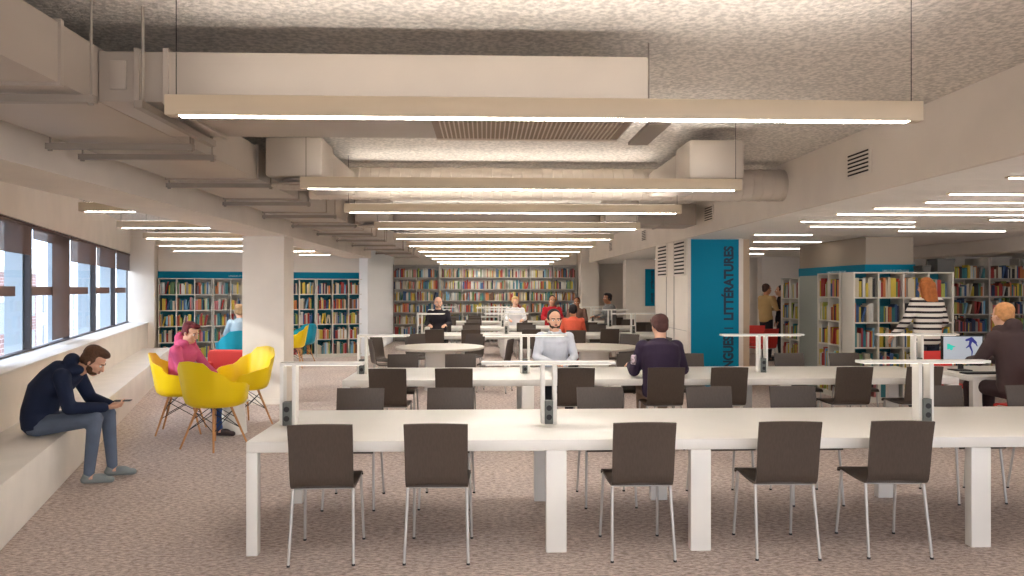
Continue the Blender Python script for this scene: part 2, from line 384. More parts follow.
for i, (xx, yy, y1) in enumerate(((-1.80, 6.28, 8.027), (1.70, 6.28, 8.027), (-1.77, 10.4, 11.06), (1.65, 10.4, 11.06))):
    t = thing('air_diffuser', '%s ceiling air outlet box with a round diffuser beneath' % ['near left', 'near right', 'far left', 'far right'][i], 'air vent', (xx + 0.235, yy + 0.23, 0), 0)
    q = MB(); q.box(-0.235, 0.235, -0.23, 0.23, 2.60, 2.93, bev=0.03); q.build('plenum_box', DUCT, t)
    q = MB(); q.box(-0.2, 0.2, 0.231, y1 - yy - 0.23, 2.66, 2.90, bev=0.01); q.build('branch_duct', DUCT, t)
    q = MB(); q.lathe([(0.15, 2.598), (0.15, 2.585), (0.18, 2.57), (0.235, 2.556), (0.24, 2.545), (0.225, 2.543), (0.2, 2.553), (0.19, 2.546), (0.15, 2.558), (0.14, 2.548), (0.1, 2.562), (0.09, 2.55), (0.02, 2.552)], n=32); q.build('round_diffuser', DUCT, t)
hg = thing('duct_hanger', 'x', 'bracket')
b = MB(); b.box(-2.72, -1.82, -0.02, 0.02, 2.548, 2.584); b.build('channel', STEEL, hg)
for x in (-2.70, -1.84):
    b = MB(); b.cyl((x, 0, 2.54), (x, 0, CEIL), 0.006, n=8); b.cyl((x, 0, 2.538), (x, 0, 2.548), 0.014, n=8); b.build('rod', STEEL, hg)
used = [False]
for i, yy in enumerate((2.6, 3.62, 4.82, 5.2, 6.6, 8.0, 9.4, 10.8, 12.4, 14.0, 15.6, 17.2, 19.0)):
    place(hg, used, (0, yy, 0), 0, 'steel hanger under the long left duct, %s from the camera' % ORD[i], 'steel hangers of the long duct')
hg = thing('duct_hanger', 'steel hanger holding the left end of the near cross duct', 'bracket', (-1.66, 4.2, 0), PI / 2, 'steel hangers of the cross duct')
b = MB(); b.box(-0.5, 0.5, -0.02, 0.02, 2.548, 2.584); b.build('channel', STEEL, hg)
for x in (-0.45, 0.47):
    b = MB(); b.cyl((x, 0, 2.55), (x, 0, CEIL), 0.008, n=8); b.build('rod', STEEL, hg)
h2 = thing('duct_hanger', 'steel hanger holding the right end of the near cross duct', 'bracket', (0.91, 4.2, 0), PI / 2, 'steel hangers of the cross duct')
b = MB(); b.box(-0.1, 0.5, -0.10, 0.02, 2.575, 2.594); b.build('channel', STEEL, h2)
b = MB(); b.cyl((0.0, 0, 2.58), (0.0, 0, CEIL), 0.005, n=8); b.build('rod', STEEL, h2)

# grilles on the right beam
gp = thing('wall_grille', 'x', 'air vent')
b = MB(); b.box(-0.012, 0.0, 0, 0.42, 0, 0.22, bev=0.002); b.build('grille_frame', WALL, gp)
for k in range(6):
    b = MB(); b.box(-0.016, -0.011, 0.03, 0.39, 0.02 + k * 0.034, 0.034 + k * 0.034); b.build('slot', DARK, gp)
used = [False]
for i, yy in enumerate((6.28, 10.7, 15.2, 19.3, 23.5)):
    place(gp, used, (3.249, yy, 2.66), 0, 'slotted vent grille on the right beam, %s from the camera' % ORD[i], 'slotted grilles on the right beam')
gp = thing('wall_grille', 'x', 'air vent')
b = MB(); b.box(-0.012, 0.0, 0, 0.70, 0, 0.58, bev=0.002); b.build('grille_frame', WALL, gp)
for k in range(9):
    b = MB(); b.box(-0.018, -0.011, 0.04, 0.66, 0.03 + k * 0.062, 0.056 + k * 0.062); b.build('slot', DARK, gp)
used = [False]
place(gp, used, (3.242, 12.2, 1.9), 0, 'tall slotted grille on the pillar beside the teal panel', 'tall grilles on the sign pillar')
place(gp, used, (3.242, 13.42, 1.9), 0, 'tall slotted grille on the pillar, farther from the teal panel', 'tall grilles on the sign pillar')

# ------------------------------------------------------------------ signs
def text_mesh(s, width, height, m, parent, M, weight=0.0, name='lettering'):
    c = bpy.data.curves.new('t', 'FONT'); c.body = s; c.offset = weight; c.extrude = 0.01; c.size = 1
    o = bpy.data.objects.new('t', c); COL.objects.link(o); bpy.context.view_layer.update()
    me = bpy.data.meshes.new_from_object(o.evaluated_get(bpy.context.evaluated_depsgraph_get()))
    bpy.data.objects.remove(o); xs = [v.co.x for v in me.vertices]; ys = [v.co.y for v in me.vertices]
    kx = width / (max(xs) - min(xs)); ky = height / (max(ys) - min(ys)); x0, y0 = min(xs), min(ys)
    for v in me.vertices: v.co = M @ Vector(((v.co.x - x0) * kx, (v.co.y - y0) * ky, v.co.z * 0.15))
    me.materials.clear(); me.materials.append(m); me.name = name
    n = bpy.data.objects.new(name, me); COL.objects.link(n); n.parent = parent
    return n
def sign(label, x, y, w, h, z0, rel):
    t = thing('wall_sign', label, 'sign', (x, y, z0))
    q = MB(); q.box(0, w, -0.012, 0, 0, h); q.build('panel', TEAL, t)
    # text runs bottom to top
    base = Matrix(((0, -1, 0, 0), (0, 0, -1, 0), (1, 0, 0, 0), (0, 0, 0, 1)))
    k = h / 2.42
    text_mesh('LITTÉRATURES', 1.19 * k, 0.2 * k, INK, t, Matrix.Translation((w - 0.085 * k, -0.0135, 1.12 * k)) @ base, 0.045)
    text_mesh('LANGUES', 0.70 * k, 0.175 * k, INK, t, Matrix.Translation((w - 0.085 * k, -0.0135, 0.165 * k)) @ base, 0.045)
    q = MB(); q.box(w - 0.24 * k, w - 0.09 * k, -0.0155, -0.011, 0.98 * k, 1.0 * k); q.build('divider_bar', INK, t)
sign('tall teal panel lettered LANGUES | LITTÉRATURES on the big white pillar', 3.305, 12.099, 0.775, 2.42, 0.06, 1)
sign('small distant teal panel with dark lettering on the rear pillar', 4.32, 20.378, 0.26, 1.0, 1.22, 1)
def band(label, M, length, tx, tw):
    t = thing('sign_band', label, 'sign'); t.matrix_world = M
    q = MB(); q.box(0, length, -0.02, 0, 0, 0.165); q.build('band_board', TEAL, t)
    for a in tx: text_mesh('LANGUES ET LITTÉRATURE', tw, 0.045, PALE, t, Matrix.Translation((a, -0.022, 0.045)) @ Matrix.Rotation(PI / 2, 4, 'X'))
def T(loc, rz): return Matrix.Translation(loc) @ Matrix.Rotation(rz, 4, 'Z')
band('teal band above the bookcases in the window corner', T(S(13.735, 0.42, 1.93), SA - PI / 2), 4.85, (1.55,), 0.6)
band('teal band on the front of the bulkhead pillar above the corner bookcase', T((5.94, 11.699, 1.90), 0), 0.8, (0.28,), 0.42)
band('teal band on the left side of the bulkhead pillar', T((5.959, 14.2, 1.90), -PI / 2), 2.5, (1.2,), 0.7)

# ------------------------------------------------------------------ bookcases and books
BOOKS = []   # dicts: matrix, dims, colour, label
PAL = {'cream': (216, 204, 178), 'white': (222, 220, 214), 'yellow': (218, 190, 70), 'red': (168, 56, 50), 'orange': (204, 124, 70),
       'teal': (62, 128, 134), 'blue': (62, 94, 140), 'navy': (44, 52, 82), 'green': (98, 132, 84), 'lime': (170, 178, 84),
       'pink': (214, 130, 130), 'brown': (112, 76, 56), 'grey': (150, 148, 146), 'black': (44, 42, 44), 'sky blue': (130, 180, 210)}
PAGES = mat('book_pages', (232, 224, 204), 0.9)
BM = {k: mat('book_' + k.replace(' ', '_'), [int(q * 0.9) for q in v], 0.55) for k, v in PAL.items()}
def shelf_books(M, x0, x1, z, depth, hmax, where, weights, lean=True, hide=False, fill=1.0):
    """M: frame whose -y faces the reader; fills one compartment with books"""
    rnd = random
    x = x0 + 0.004; n = 0; end = x1 - rnd.uniform(0.0, 0.05) * (1 if fill == 1 else 3)
    run = None; runleft = 0
    while True:
        if runleft <= 0:
            col = rnd.choices(list(weights), list(weights.values()))[0]; runleft = rnd.choice((1, 1, 1, 1, 2)); rh = rnd.uniform(0.62, 0.92)
        runleft -= 1
        w = rnd.choice((0.015, 0.02, 0.026, 0.03, 0.036, 0.046)) * rnd.uniform(0.9, 1.1); h = hmax * min(0.95, rh + rnd.uniform(-0.04, 0.04))
        d = min(depth - 0.03, h * 0.7)
        if x + w > end: break
        n += 1; tilt = 0.0
        if lean and n > 3 and rnd.random() < 0.05 and x + w + h * 0.28 < end: tilt = 0.22
        B = M @ Matrix.Translation((x + (0 if not tilt else h * math.sin(tilt)), 0.02 + rnd.uniform(0, 0.02), z)) @ Matrix.Rotation(-tilt if tilt else 0, 4, 'Y')
        if tilt: B = M @ Matrix.Translation((x, 0.02, z + w * math.sin(tilt))) @ Matrix.Rotation(tilt, 4, 'Y')
        size = 'slim' if w < 0.026 else ('thick' if w > 0.04 else 'medium')
        BOOKS.append(dict(M=B, s=(w * 0.94, d, h), c=col, lab='%s %s book, %s from left, %s' % (size, col, ORD[n - 1] if n <= 15 else '%dth' % n, where), hide=hide))
        x += w + (h * math.sin(tilt) if tilt else 0.0)
def bookcase(name, label, M, ncol, nrow, cw, rh, depth, where, weights, group=None, teal=0.6, zbase=0.06, hiderows=(), deeper=False):
    t = thing(name, label, 'bookcase', group=group); t.matrix_world = M
    W = ncol * cw; H = zbase + nrow * rh; e = 0.012
    for xx in (0, W - 2 * e):
        q = MB(); q.box(xx, xx + 2 * e, 0, depth, 0, H + 0.02, bev=0.002); q.build('side_panel', SHELFW, t)
    q = MB(); q.box(2 * e, W - 2 * e, 0, depth, H, H + 0.02, bev=0.002); q.build('top_board', SHELFW, t)
    q = MB(); q.box(2 * e, W - 2 * e, 0.02, depth, 0, zbase - 0.001); q.build('plinth', SHELFW, t)
    q = MB()
    for c in range(ncol):
        mi = 0 if random.random() < teal else 1
        q.box(c * cw + (2 * e if c == 0 else 0), (c + 1) * cw - (2 * e if c == ncol - 1 else 0), depth - 0.008, depth - 0.002, zbase, H, mi)
    q.build('back_board', [TEALD, SHELFW], t)
    for c in range(1, ncol):
        q = MB(); q.box(c * cw - e, c * cw + e, 0.002, depth - 0.009, zbase, H - 0.001); q.build('upright', SHELFW, t)
    for r in range(nrow):
        for c in range(ncol):
            xa = c * cw + (2 * e if c == 0 else e); xb = (c + 1) * cw - (2 * e if c == ncol - 1 else e)
            q = MB(); q.box(xa, xb, 0.004, depth - 0.009, zbase + r * rh, zbase + r * rh + 0.02); q.build('shelf', SHELFW, t)
            sn = ['top', 'second', 'third', 'fourth', 'bottom', 'lowest'][nrow - 1 - r]
            shelf_books(M, xa, xb, zbase + r * rh + 0.0205, depth, rh - 0.05, '%s shelf, %s column, %s' % (sn, ORD[c], where), weights, hide=(r in hiderows))
    return t
mixw = dict(cream=4, white=4, yellow=3, red=3, orange=2, teal=2, blue=2, navy=1, green=2, lime=1.5, pink=1.5, brown=1, grey=1, black=1)
mixw['sky blue'] = 2
mixy = dict(mixw, yellow=9, red=4, lime=3, cream=4)
# window corner: four units side by side
for k in range(4):
    o = 0.39 - 1.18 * k
    bookcase('bookcase', '%s of the four white bookcases in the window corner' % ['leftmost', 'second from left', 'third from left', 'rightmost'][k],
             T(S(13.40, o), SA - PI / 2), 3, 5, 0.389, 0.37, 0.32, '%s window bookcase' % ['first', 'second', 'third', 'fourth'][k], mixw, 'white bookcases in the window corner', teal=0.75, hiderows=())
bookcase('bookcase', 'large white bookcase facing the reader below the bulkhead pillar', T((5.42, 11.0, 0), 0), 4, 5, 0.378, 0.37, 0.36, 'bulkhead bookcase', mixy, teal=0.45, hiderows=(0, 1))
bookcase('bookcase', 'narrow two column bookcase on the left side of the bulkhead pillar', T((5.42, 12.22, 0), -PI / 2), 2, 5, 0.39, 0.37, 0.34, 'near side bookcase', mixy, teal=0.1, hiderows=(0, 1))
bookcase('bookcase', 'farther narrow bookcase left of the grey green panel', T((5.42, 13.75, 0), -PI / 2), 2, 5, 0.39, 0.36, 0.34, 'far side bookcase', mixy, teal=0.1, hiderows=(0, 1))
b = MB(); b.box(5.42, 5.95, 12.23, 12.95, 0, 0.001)
b = MB(); b.box(5.43, 5.47, 12.235, 12.955, 0, 1.9); tag(b.build('divider_panel', GREYP), 'grey green panel between the two narrow side bookcases', 'panel')
# far wall shelving
sh = thing('wall_shelving', 'grey shelving full of coloured books across the far wall', 'shelving', (-2.92, 24.25, 0))
b = MB(); b.box(0, 5.85, 0.3, 0.33, 0, 2.46); b.build('back_board', RACKM, sh)
for k in range(9):
    b = MB(); b.box(k * 0.7285, k * 0.7285 + 0.02, 0.0, 0.299, 0, 2.46); b.build('upright', RACKM, sh)
for r in range(7):
    for k in range(8):
        b = MB(); b.box(k * 0.7285 + 0.021, (k + 1) * 0.7285 - 0.001, 0, 0.299, 0.18 + r * 0.37, 0.20 + r * 0.37); b.build('shelf', RACKM, sh)
        if r < 6:
            shelf_books(T((-2.92, 24.25, 0), 0), k * 0.7285 + 0.022, (k + 1) * 0.7285 - 0.002, 0.201 + r * 0.37, 0.29, 0.32, 'far wall', mixw, hide=True)
# steel racks at far right
def rack(label, short, x, y, n, rows, cw, ph):
    t = thing('steel_rack', label, 'shelving', (x, y, 0))
    for k in range(n + 1):
        q = MB(); q.box(k * cw, k * cw + 0.035, 0, 0.3, 0, rows * ph + 0.2); q.build('upright', RACKM, t)
    for r in range(rows):
        for k in range(n):
            q = MB(); q.box(k * cw + 0.036, (k + 1) * cw - 0.001, 0, 0.3, 0.12 + r * ph, 0.14 + r * ph); q.build('shelf', RACKM, t)
            shelf_books(T((x, y, 0), 0), k * cw + 0.04, (k + 1) * cw - 0.01, 0.141 + r * ph, 0.28, ph - 0.07, '%s shelf up, %s bay, %s' % (ORD[r], ORD[k], short), dict(mixw, black=3, navy=3, brown=3, blue=3), hide=r < 2, fill=0.6)
rack('open steel rack of books at the far right', 'open steel rack', 9.0, 14.6, 3, 6, 0.9, 0.35)
rack('second steel rack of books behind and left of the first', 'second steel rack', 8.2, 16.6, 3, 6, 0.9, 0.36)
rack('third steel rack of books deep on the right', 'deepest steel rack', 10.9, 16.4, 3, 6, 0.9, 0.36)
# boxes on the corner bookcase
for i, (x0, x1, h) in enumerate(((6.72, 6.98, 0.2), (6.50, 6.62, 0.1))):
    t = thing('storage_box', ['large', 'small'][i] + ' dark grey box standing on top of the corner bookcase', 'box', (x0, 11.06, 1.932))
    q = MB(); q.box(0, x1 - x0, 0, 0.25, 0, h - 0.03, bev=0.004); q.build('box_body', mat('dark_grey_card', (76, 74, 72), 0.7), t)
    q = MB(); q.box(-0.006, x1 - x0 + 0.006, -0.006, 0.256, h - 0.03, h, bev=0.003); q.build('lid', mat('dark_grey_card', (76, 74, 72), 0.7), t)
# low white display rack in front of the far shelving
t = thing('display_rack', 'low white slatted display rack in front of the far shelving', 'rack', (-0.25, 23.85, 0))
for k in range(8): b = MB(); b.box(k * 0.13, k * 0.13 + 0.03, 0, 0.3, 0, 1.15); b.build('upright', TABLE, t)
for k in range(4): b = MB(); b.box(-0.02, 0.96, -0.01, 0.31, 0.2 + k * 0.29, 0.24 + k * 0.29); b.build('shelf', TABLE, t)

camv = Vector((0, 0, 1.68))
def seen(bk):
    p = bk['M'] @ Vector((bk['s'][0] / 2, 0, bk['s'][2] / 2)); x = p.x * math.cos(YAW) - p.y * math.sin(YAW); yy = p.y * math.cos(YAW) + p.x * math.sin(YAW)
    px = 512 + 760 * x / yy; py = 289 - 760 * (p.z - 1.68) / yy
    bk['ok'] = not bk['hide'] and 0 < px < 1022 and not (236 < px < 292) and py < 352 and not (164 < px < 210 and py > 318) and not (904 < px < 948 and p.y < 12)
    bk['k'] = bk['s'][2] / yy * (1 + 4 * bk['s'][0])
for bk in BOOKS: seen(bk)
vis = sorted([k for k in BOOKS if k['ok']], key=lambda k: -k['k'])[:300]
vid = set(id(k) for k in vis)
def book_geo(q, s=(1, 1, 1), M=None, ci=0, pi=1):
    w, d, h = s; c = 0.09 * w if w < 0.9 else 0.09; c2 = 0.012 if w < 0.9 else 0.06
    q.box(0, w, 0, c2, 0, h, ci, M=M); q.box(0, c, c2, d, 0, h, ci, M=M); q.box(w - c, w, c2, d, 0, h, ci, M=M)
    q.box(c, w - c, c2, d * 0.97, 0.02 * h, 0.97 * h, pi, M=M)
BME = {}
for c in PAL:
    q = MB(); book_geo(q); o = q.build('book', [BM[c], PAGES]); BME[c] = o.data; bpy.data.objects.remove(o)
for k in vis:
    o = bpy.data.objects.new('book', BME[k['c']]); COL.objects.link(o)
    o.matrix_world = k['M'] @ Matrix.Diagonal((*k['s'], 1)); tag(o, k['lab'], 'book', 'books in the white bookcases')
me = bpy.data.meshes.new('books'); V = []; F = []; MI = []; names = list(PAL)
for k in BOOKS:
    if id(k) in vid: continue
    w, d, h = k['s']; i0 = len(V)
    V += [k['M'] @ Vector(p) for p in ((0, 0, 0), (w, 0, 0), (w, d, 0), (0, d, 0), (0, 0, h), (w, 0, h), (w, d, h), (0, d, h))]
    for f, m_ in (((0, 1, 5, 4), 0), ((1, 2, 6, 5), 0), ((3, 0, 4, 7), 0), ((2, 3, 7, 6), 1), ((4, 5, 6, 7), 1), ((3, 2, 1, 0), 1)):
        F.append(tuple(i0 + a for a in f)); MI.append(names.index(k['c']) if not m_ else len(names))
me.from_pydata([tuple(v) for v in V], [], F); me.polygons.foreach_set('material_index', MI)
for c in names: me.materials.append(BM[c])
me.materials.append(PAGES)
o = bpy.data.objects.new('books', me); COL.objects.link(o); tag(o, 'hundreds of small coloured books filling the distant shelving and racks', 'books', kind='stuff')

# ------------------------------------------------------------------ long tables
XL = [(-1.50, -1.43), (0.39, 0.52), (1.32, 1.45), (3.16, 3.29), (5.0, 5.13)]
def long_table(label, y0, y1):
    t = thing('long_table', label, 'table', (-1.5, y0, 0), 0, 'long white reading tables')
    q = MB(); q.box(0, 6.63, 0, y1 - y0, 0.65, 0.72, bev=0.004); q.build('tabletop', TABLE, t)
    for a, c in XL:
        for ya in (0.0, y1 - y0 - 0.07):
            q = MB(); q.box(a + 1.5, c + 1.5, ya, ya + 0.07, 0, 0.649, bev=0.003); q.build('leg', TABLE, t)
    q = MB(); q.box(0.1, 6.5, (y1 - y0) / 2 - 0.05, (y1 - y0) / 2 + 0.05, 0.60, 0.649); q.build('cable_tray', TABLE, t)
ROWS = [(4.83, 6.07, 'front'), (8.05, 9.32, 'second'), (15.7, 16.95, 'third'), (18.8, 20.0, 'fourth'), (22.0, 23.1, 'rearmost')]
for y0, y1, nm in ROWS: long_table('%s long white reading table across the hall' % nm, y0, y1)

def desk_lamp(w0, w1):
    t = thing('desk_lamp', 'x', 'lamp')
    q = MB(); q.box(w0, w1, -0.05, 0.05, 0.420, 0.44, bev=0.003); q.build('lamp_head', TABLE, t)
    q = MB(); q.box(w0 + 0.03, w1 - 0.03, -0.03, 0.03, 0.416, 0.4195); q.build('diffuser', EM_DESK, t)
    for x in (-0.055, 0.03):
        q = MB(); q.box(x, x + 0.027, -0.045, 0.045, 0, 0.42, bev=0.002); q.build('post', TABLE, t)
    q = MB(); q.box(-0.030, 0.029, -0.07, -0.01, 0, 0.165, bev=0.004); s = q.build('socket_block', SOCK, t)
    for z in (0.05, 0.115):
        q = MB(); q.cyl((0, -0.074, z), (0, -0.069, z), 0.02, n=16); q.build('socket', BLACK, s)
    return t
pT = desk_lamp(-0.48, 0.48); pL = desk_lamp(-0.055, 0.53)
uT, uL = [False], [False]
for ri, (y0, y1, nm) in enumerate(ROWS):
    ym = (y0 + y1) / 2
    place(pL, uL, (-1.39, ym, 0.7205), 0, 'white one armed desk lamp at left end of the %s long table' % nm, 'one armed desk lamps')
    for j, x in enumerate((0.455, 3.2, 5.03)):
        if ri == 0 and j == 2: continue
        place(pT, uT, (x, ym, 0.7205), 0, 'white T shaped desk lamp, %s from left on the %s long table' % (['first', 'second', 'third'][j], nm), 'T shaped desk lamps')

# ------------------------------------------------------------------ chairs
def sheet(prof, hw, th, m, name, parent, curve=0.0):
    """profile list of (y,z) extruded across x, with thickness"""
    q = MB(); nx = 9; P = [Vector((0, a, c)) for a, c in prof]; N = []
    for i in range(len(P)):
        d = (P[min(i + 1, len(P) - 1)] - P[max(i - 1, 0)]).normalized(); N.append(Vector((0, -d.z, d.y)))
    R = []
    for i, p in enumerate(P):
        f = hw(i / (len(P) - 1)) if callable(hw) else hw
        up = []; dn = []
        for j in range(nx):
            x = -f + 2 * f * j / (nx - 1); c = curve * (1 - (x / f) ** 2)
            base = p + Vector((x, 0, 0)) - N[i] * c
            up.append(base + N[i] * th / 2); dn.append(base - N[i] * th / 2)
        R.append(up + dn[::-1])
    q.rings(R, smooth=True); return q.build(name, m, parent)
def make_chair(m, cat='chair'):
    t = thing('chair', 'x', cat)
    seat = [(0.245, 0.435), (0.238, 0.452), (0.215, 0.462), (0.12, 0.460), (0.0, 0.455), (-0.12, 0.456), (-0.170, 0.460)]
    back = [(-0.172, 0.4605), (-0.196, 0.468), (-0.212, 0.488), (-0.222, 0.53), (-0.236, 0.62), (-0.25, 0.72), (-0.264, 0.79), (-0.28, 0.862)]
    sheet(seat, 0.19, 0.012, m, 'seat', t); sheet(back, lambda k: 0.190 + 0.004 * k, 0.012, m, 'backrest', t, 0.012)
    for sx in (-1, 1):
        for (yt, yb) in ((0.19, 0.245), (-0.17, -0.245)):
            q = MB(); q.cyl((sx * 0.182, yt, 0.448), (sx * 0.195, yb, 0.008), 0.0105, 0.009, n=10); l = q.build('leg', LEGM, t)
            q = MB(); q.cyl((sx * 0.195, yb, 0), (sx * 0.1945, yb, 0.012), 0.011, n=10); q.build('foot_cap', BLACK, l)
    q = MB()
    for sx in (-1, 1): q.cyl((sx * 0.175, 0.19, 0.448), (sx * 0.175, -0.16, 0.448), 0.006, n=8)
    for yy in (0.19, -0.15): q.cyl((-0.175, yy, 0.447), (0.175, yy, 0.447), 0.006, n=8)
    q.build('seat_frame', LEGM, t)
    return t
ch = make_chair(CHAIRM); uc = [False]
G1 = 'dark brown chairs around the long tables'
XN = [-1.02, -0.31, 0.955, 1.865, 2.575, 3.87, 4.60]
turn = {(0, 0): 0.03, (0, 2): 0.0, (0, 3): -0.03, (0, 4): -0.05}
for ri, (y0, y1, nm) in enumerate(ROWS):
    for i, x in enumerate(XN):
        lab = 'dark brown chair, %s from left on the near side of the %s long table' % (ORD[i], nm)
        if not (ri == 0 and i >= 5):
            if not (ri >= 2 and i in (3,)) or ri != 2:
                place(ch, uc, (x + (0.02 if ri == 0 else random.uniform(-.03, .03)), y0 + 0.055 - (0 if ri < 2 else random.uniform(0, 0.2)), 0), turn.get((ri, i), random.uniform(-0.04, 0.04)), lab, G1)
        far_x = x + random.uniform(-0.02, 0.02)
        place(ch, uc, (far_x, y1 - 0.04 + (0 if ri < 2 else random.uniform(0, 0.15)), 0), PI + random.uniform(-0.05, 0.05), 'dark brown chair, %s from left on the far side of the %s long table' % (ORD[i], nm), G1)
place(ch, uc, (1.8, 15.25, 0), 0.0, 'dark brown chair holding the person in orange', G1)
# round tables
rt = thing('round_table', 'x', 'table')
b = MB(); b.lathe([(0.70, 0.675), (0.74, 0.69), (0.745, 0.705), (0.74, 0.72), (0.70, 0.722)], n=48); b.build('tabletop', mat('pale_grey_laminate', (206, 198, 186), 0.4), rt)
b = MB(); b.lathe([(0.27, 0.0), (0.26, 0.02), (0.24, 0.3), (0.25, 0.6), (0.28, 0.674)], n=32); b.build('pedestal', TABLE, rt)
used = [False]
RT = [(-0.75, 12.75, 'left'), (1.83, 12.7, 'right')]
for i, (x, yy, nm) in enumerate(RT):
    place(rt, used, (x, yy, 0), 0, '%s of the two round pale tables on a drum base' % nm, 'round tables mid hall')
    for j, (a, rr) in enumerate((((2.75, .95), (3.5, .9), (-0.3, 0.95), (1.1, 1.0), (2.0, 1.0)) if i == 0 else ((0.05, 1.0), (-0.6, 1.05), (0.9, 1.0), (2.3, 1.05)))):
        place(ch, uc, (x + math.cos(a) * rr, yy + math.sin(a) * rr, 0), a + PI / 2, 'dark brown chair at the %s round table, %s of its chairs anticlockwise' % (nm, ORD[j]), 'dark brown chairs around the round tables')
# red chairs
rc = make_chair(REDM); used = [False]
for x, yy, rz, lab in ((5.66, 7.72, 0.2, 'red chair under the person in the dark jacket at the computer'), (5.95, 9.55, PI, 'red chair on the far side of the computer desk'),
                       (5.75, 15.6, 0.4, 'red chair in front of the two standing people'), (6.0, 16.6, PI - .3, 'red chair behind another near the two standing people'),
                       (4.75, 21.3, 0.5, 'left red chair below the small distant teal panel'), (5.3, 21.9, 2.4, 'right red chair below the small distant teal panel')):
    place(rc, used, (x, yy, 0), rz, lab, 'red plywood chairs')

# computer desk
t = thing('computer_desk', 'white desk carrying the computer at the right', 'desk', (5.35, 8.15, 0))
b = MB(); b.box(0, 2.2, 0, 1.15, 0.66, 0.72, bev=0.004); b.build('desktop', TABLE, t)
for a in (0.0, 2.1):
    for c in (0.0, 1.08): b = MB(); b.box(a, a + 0.1, c, c + 0.07, 0, 0.659); b.build('leg', TABLE, t)
t = thing('computer_monitor', 'flat monitor showing a teal shape and a navy figure, on the white desk', 'monitor', (5.60, 8.72, 0.7205), 0)
b = MB(); b.box(-0.25, 0.25, 0, 0.03, 0.11, 0.42, bev=0.004); b.build('casing', BLACK, t)
b = MB(); b.box(-0.232, 0.232, -0.003, -0.0005, 0.128, 0.402); s = b.build('screen', mat('lit_screen', (150, 156, 165), 0.4, emit=((196, 204, 216), 0.25)), t)
b = MB(); M_ = Matrix.Identity(4)
b.rings([[Vector((-0.19 + 0.10 * a, -0.006 + w, 0.285 + 0.035 * (1 - a) * k)) for w in (0, 0.002) for k in (1, -1)] for a in (0, 0.45, 1)], smooth=False)
b.cyl((-0.14, -0.0055, 0.26), (-0.14, -0.0035, 0.26), 0.018, n=12); b.cyl((-0.17, -0.0055, 0.30), (-0.17, -0.0035, 0.30), 0.018, n=12)
b.build('teal_graphic', mat('screen_teal', (40, 176, 160), 0.5, emit=((40, 176, 160), 0.4)), s)
b = MB()
for p, q_, r0, r1 in (((0.04, 0.36), (0.10, 0.375), .014, .02), ((0.10, 0.375), (0.15, 0.33), .024, .018), ((0.10, 0.37), (0.08, 0.30), .022, .016), ((0.08, 0.30), (0.04, 0.27), .014, .006), ((0.08, 0.30), (0.11, 0.23), .016, .010), ((0.11, 0.23), (0.105, 0.17), .01, .006), ((0.15, 0.33), (0.17, 0.29), .012, .006)):
    b.limb((p[0], -0.0045, p[1]), (q_[0], -0.0045, q_[1]), r0 * 0.9, r1 * 0.9, n=8)
for v in b.bm.verts: v.co.y = -0.0045 + (v.co.y + 0.0045) * 0.08
b.build('navy_graphic', mat('screen_navy', (34, 40, 120), 0.5, emit=((34, 40, 120), 0.3)), s)
b = MB(); b.box(-0.03, 0.03, 0.031, 0.05, 0.02, 0.2); b.box(-0.1, 0.1, -0.03, 0.14, 0, 0.012, bev=0.003); b.build('stand', BLACK, t)
t = thing('keyboard', 'black keyboard in front of the monitor', 'keyboard', (5.62, 8.42, 0.7205))
b = MB(); b.box(-0.21, 0.21, -0.07, 0.07, 0, 0.015, bev=0.004); b.build('keyboard_body', BLACK, t)
b = MB()
for r in range(4):
    for c in range(14): b.box(-0.2 + c * 0.0285, -0.176 + c * 0.0285, -0.058 + r * 0.029, -0.034 + r * 0.029, 0.0151, 0.02)
b.build('keys', SOCK, t)

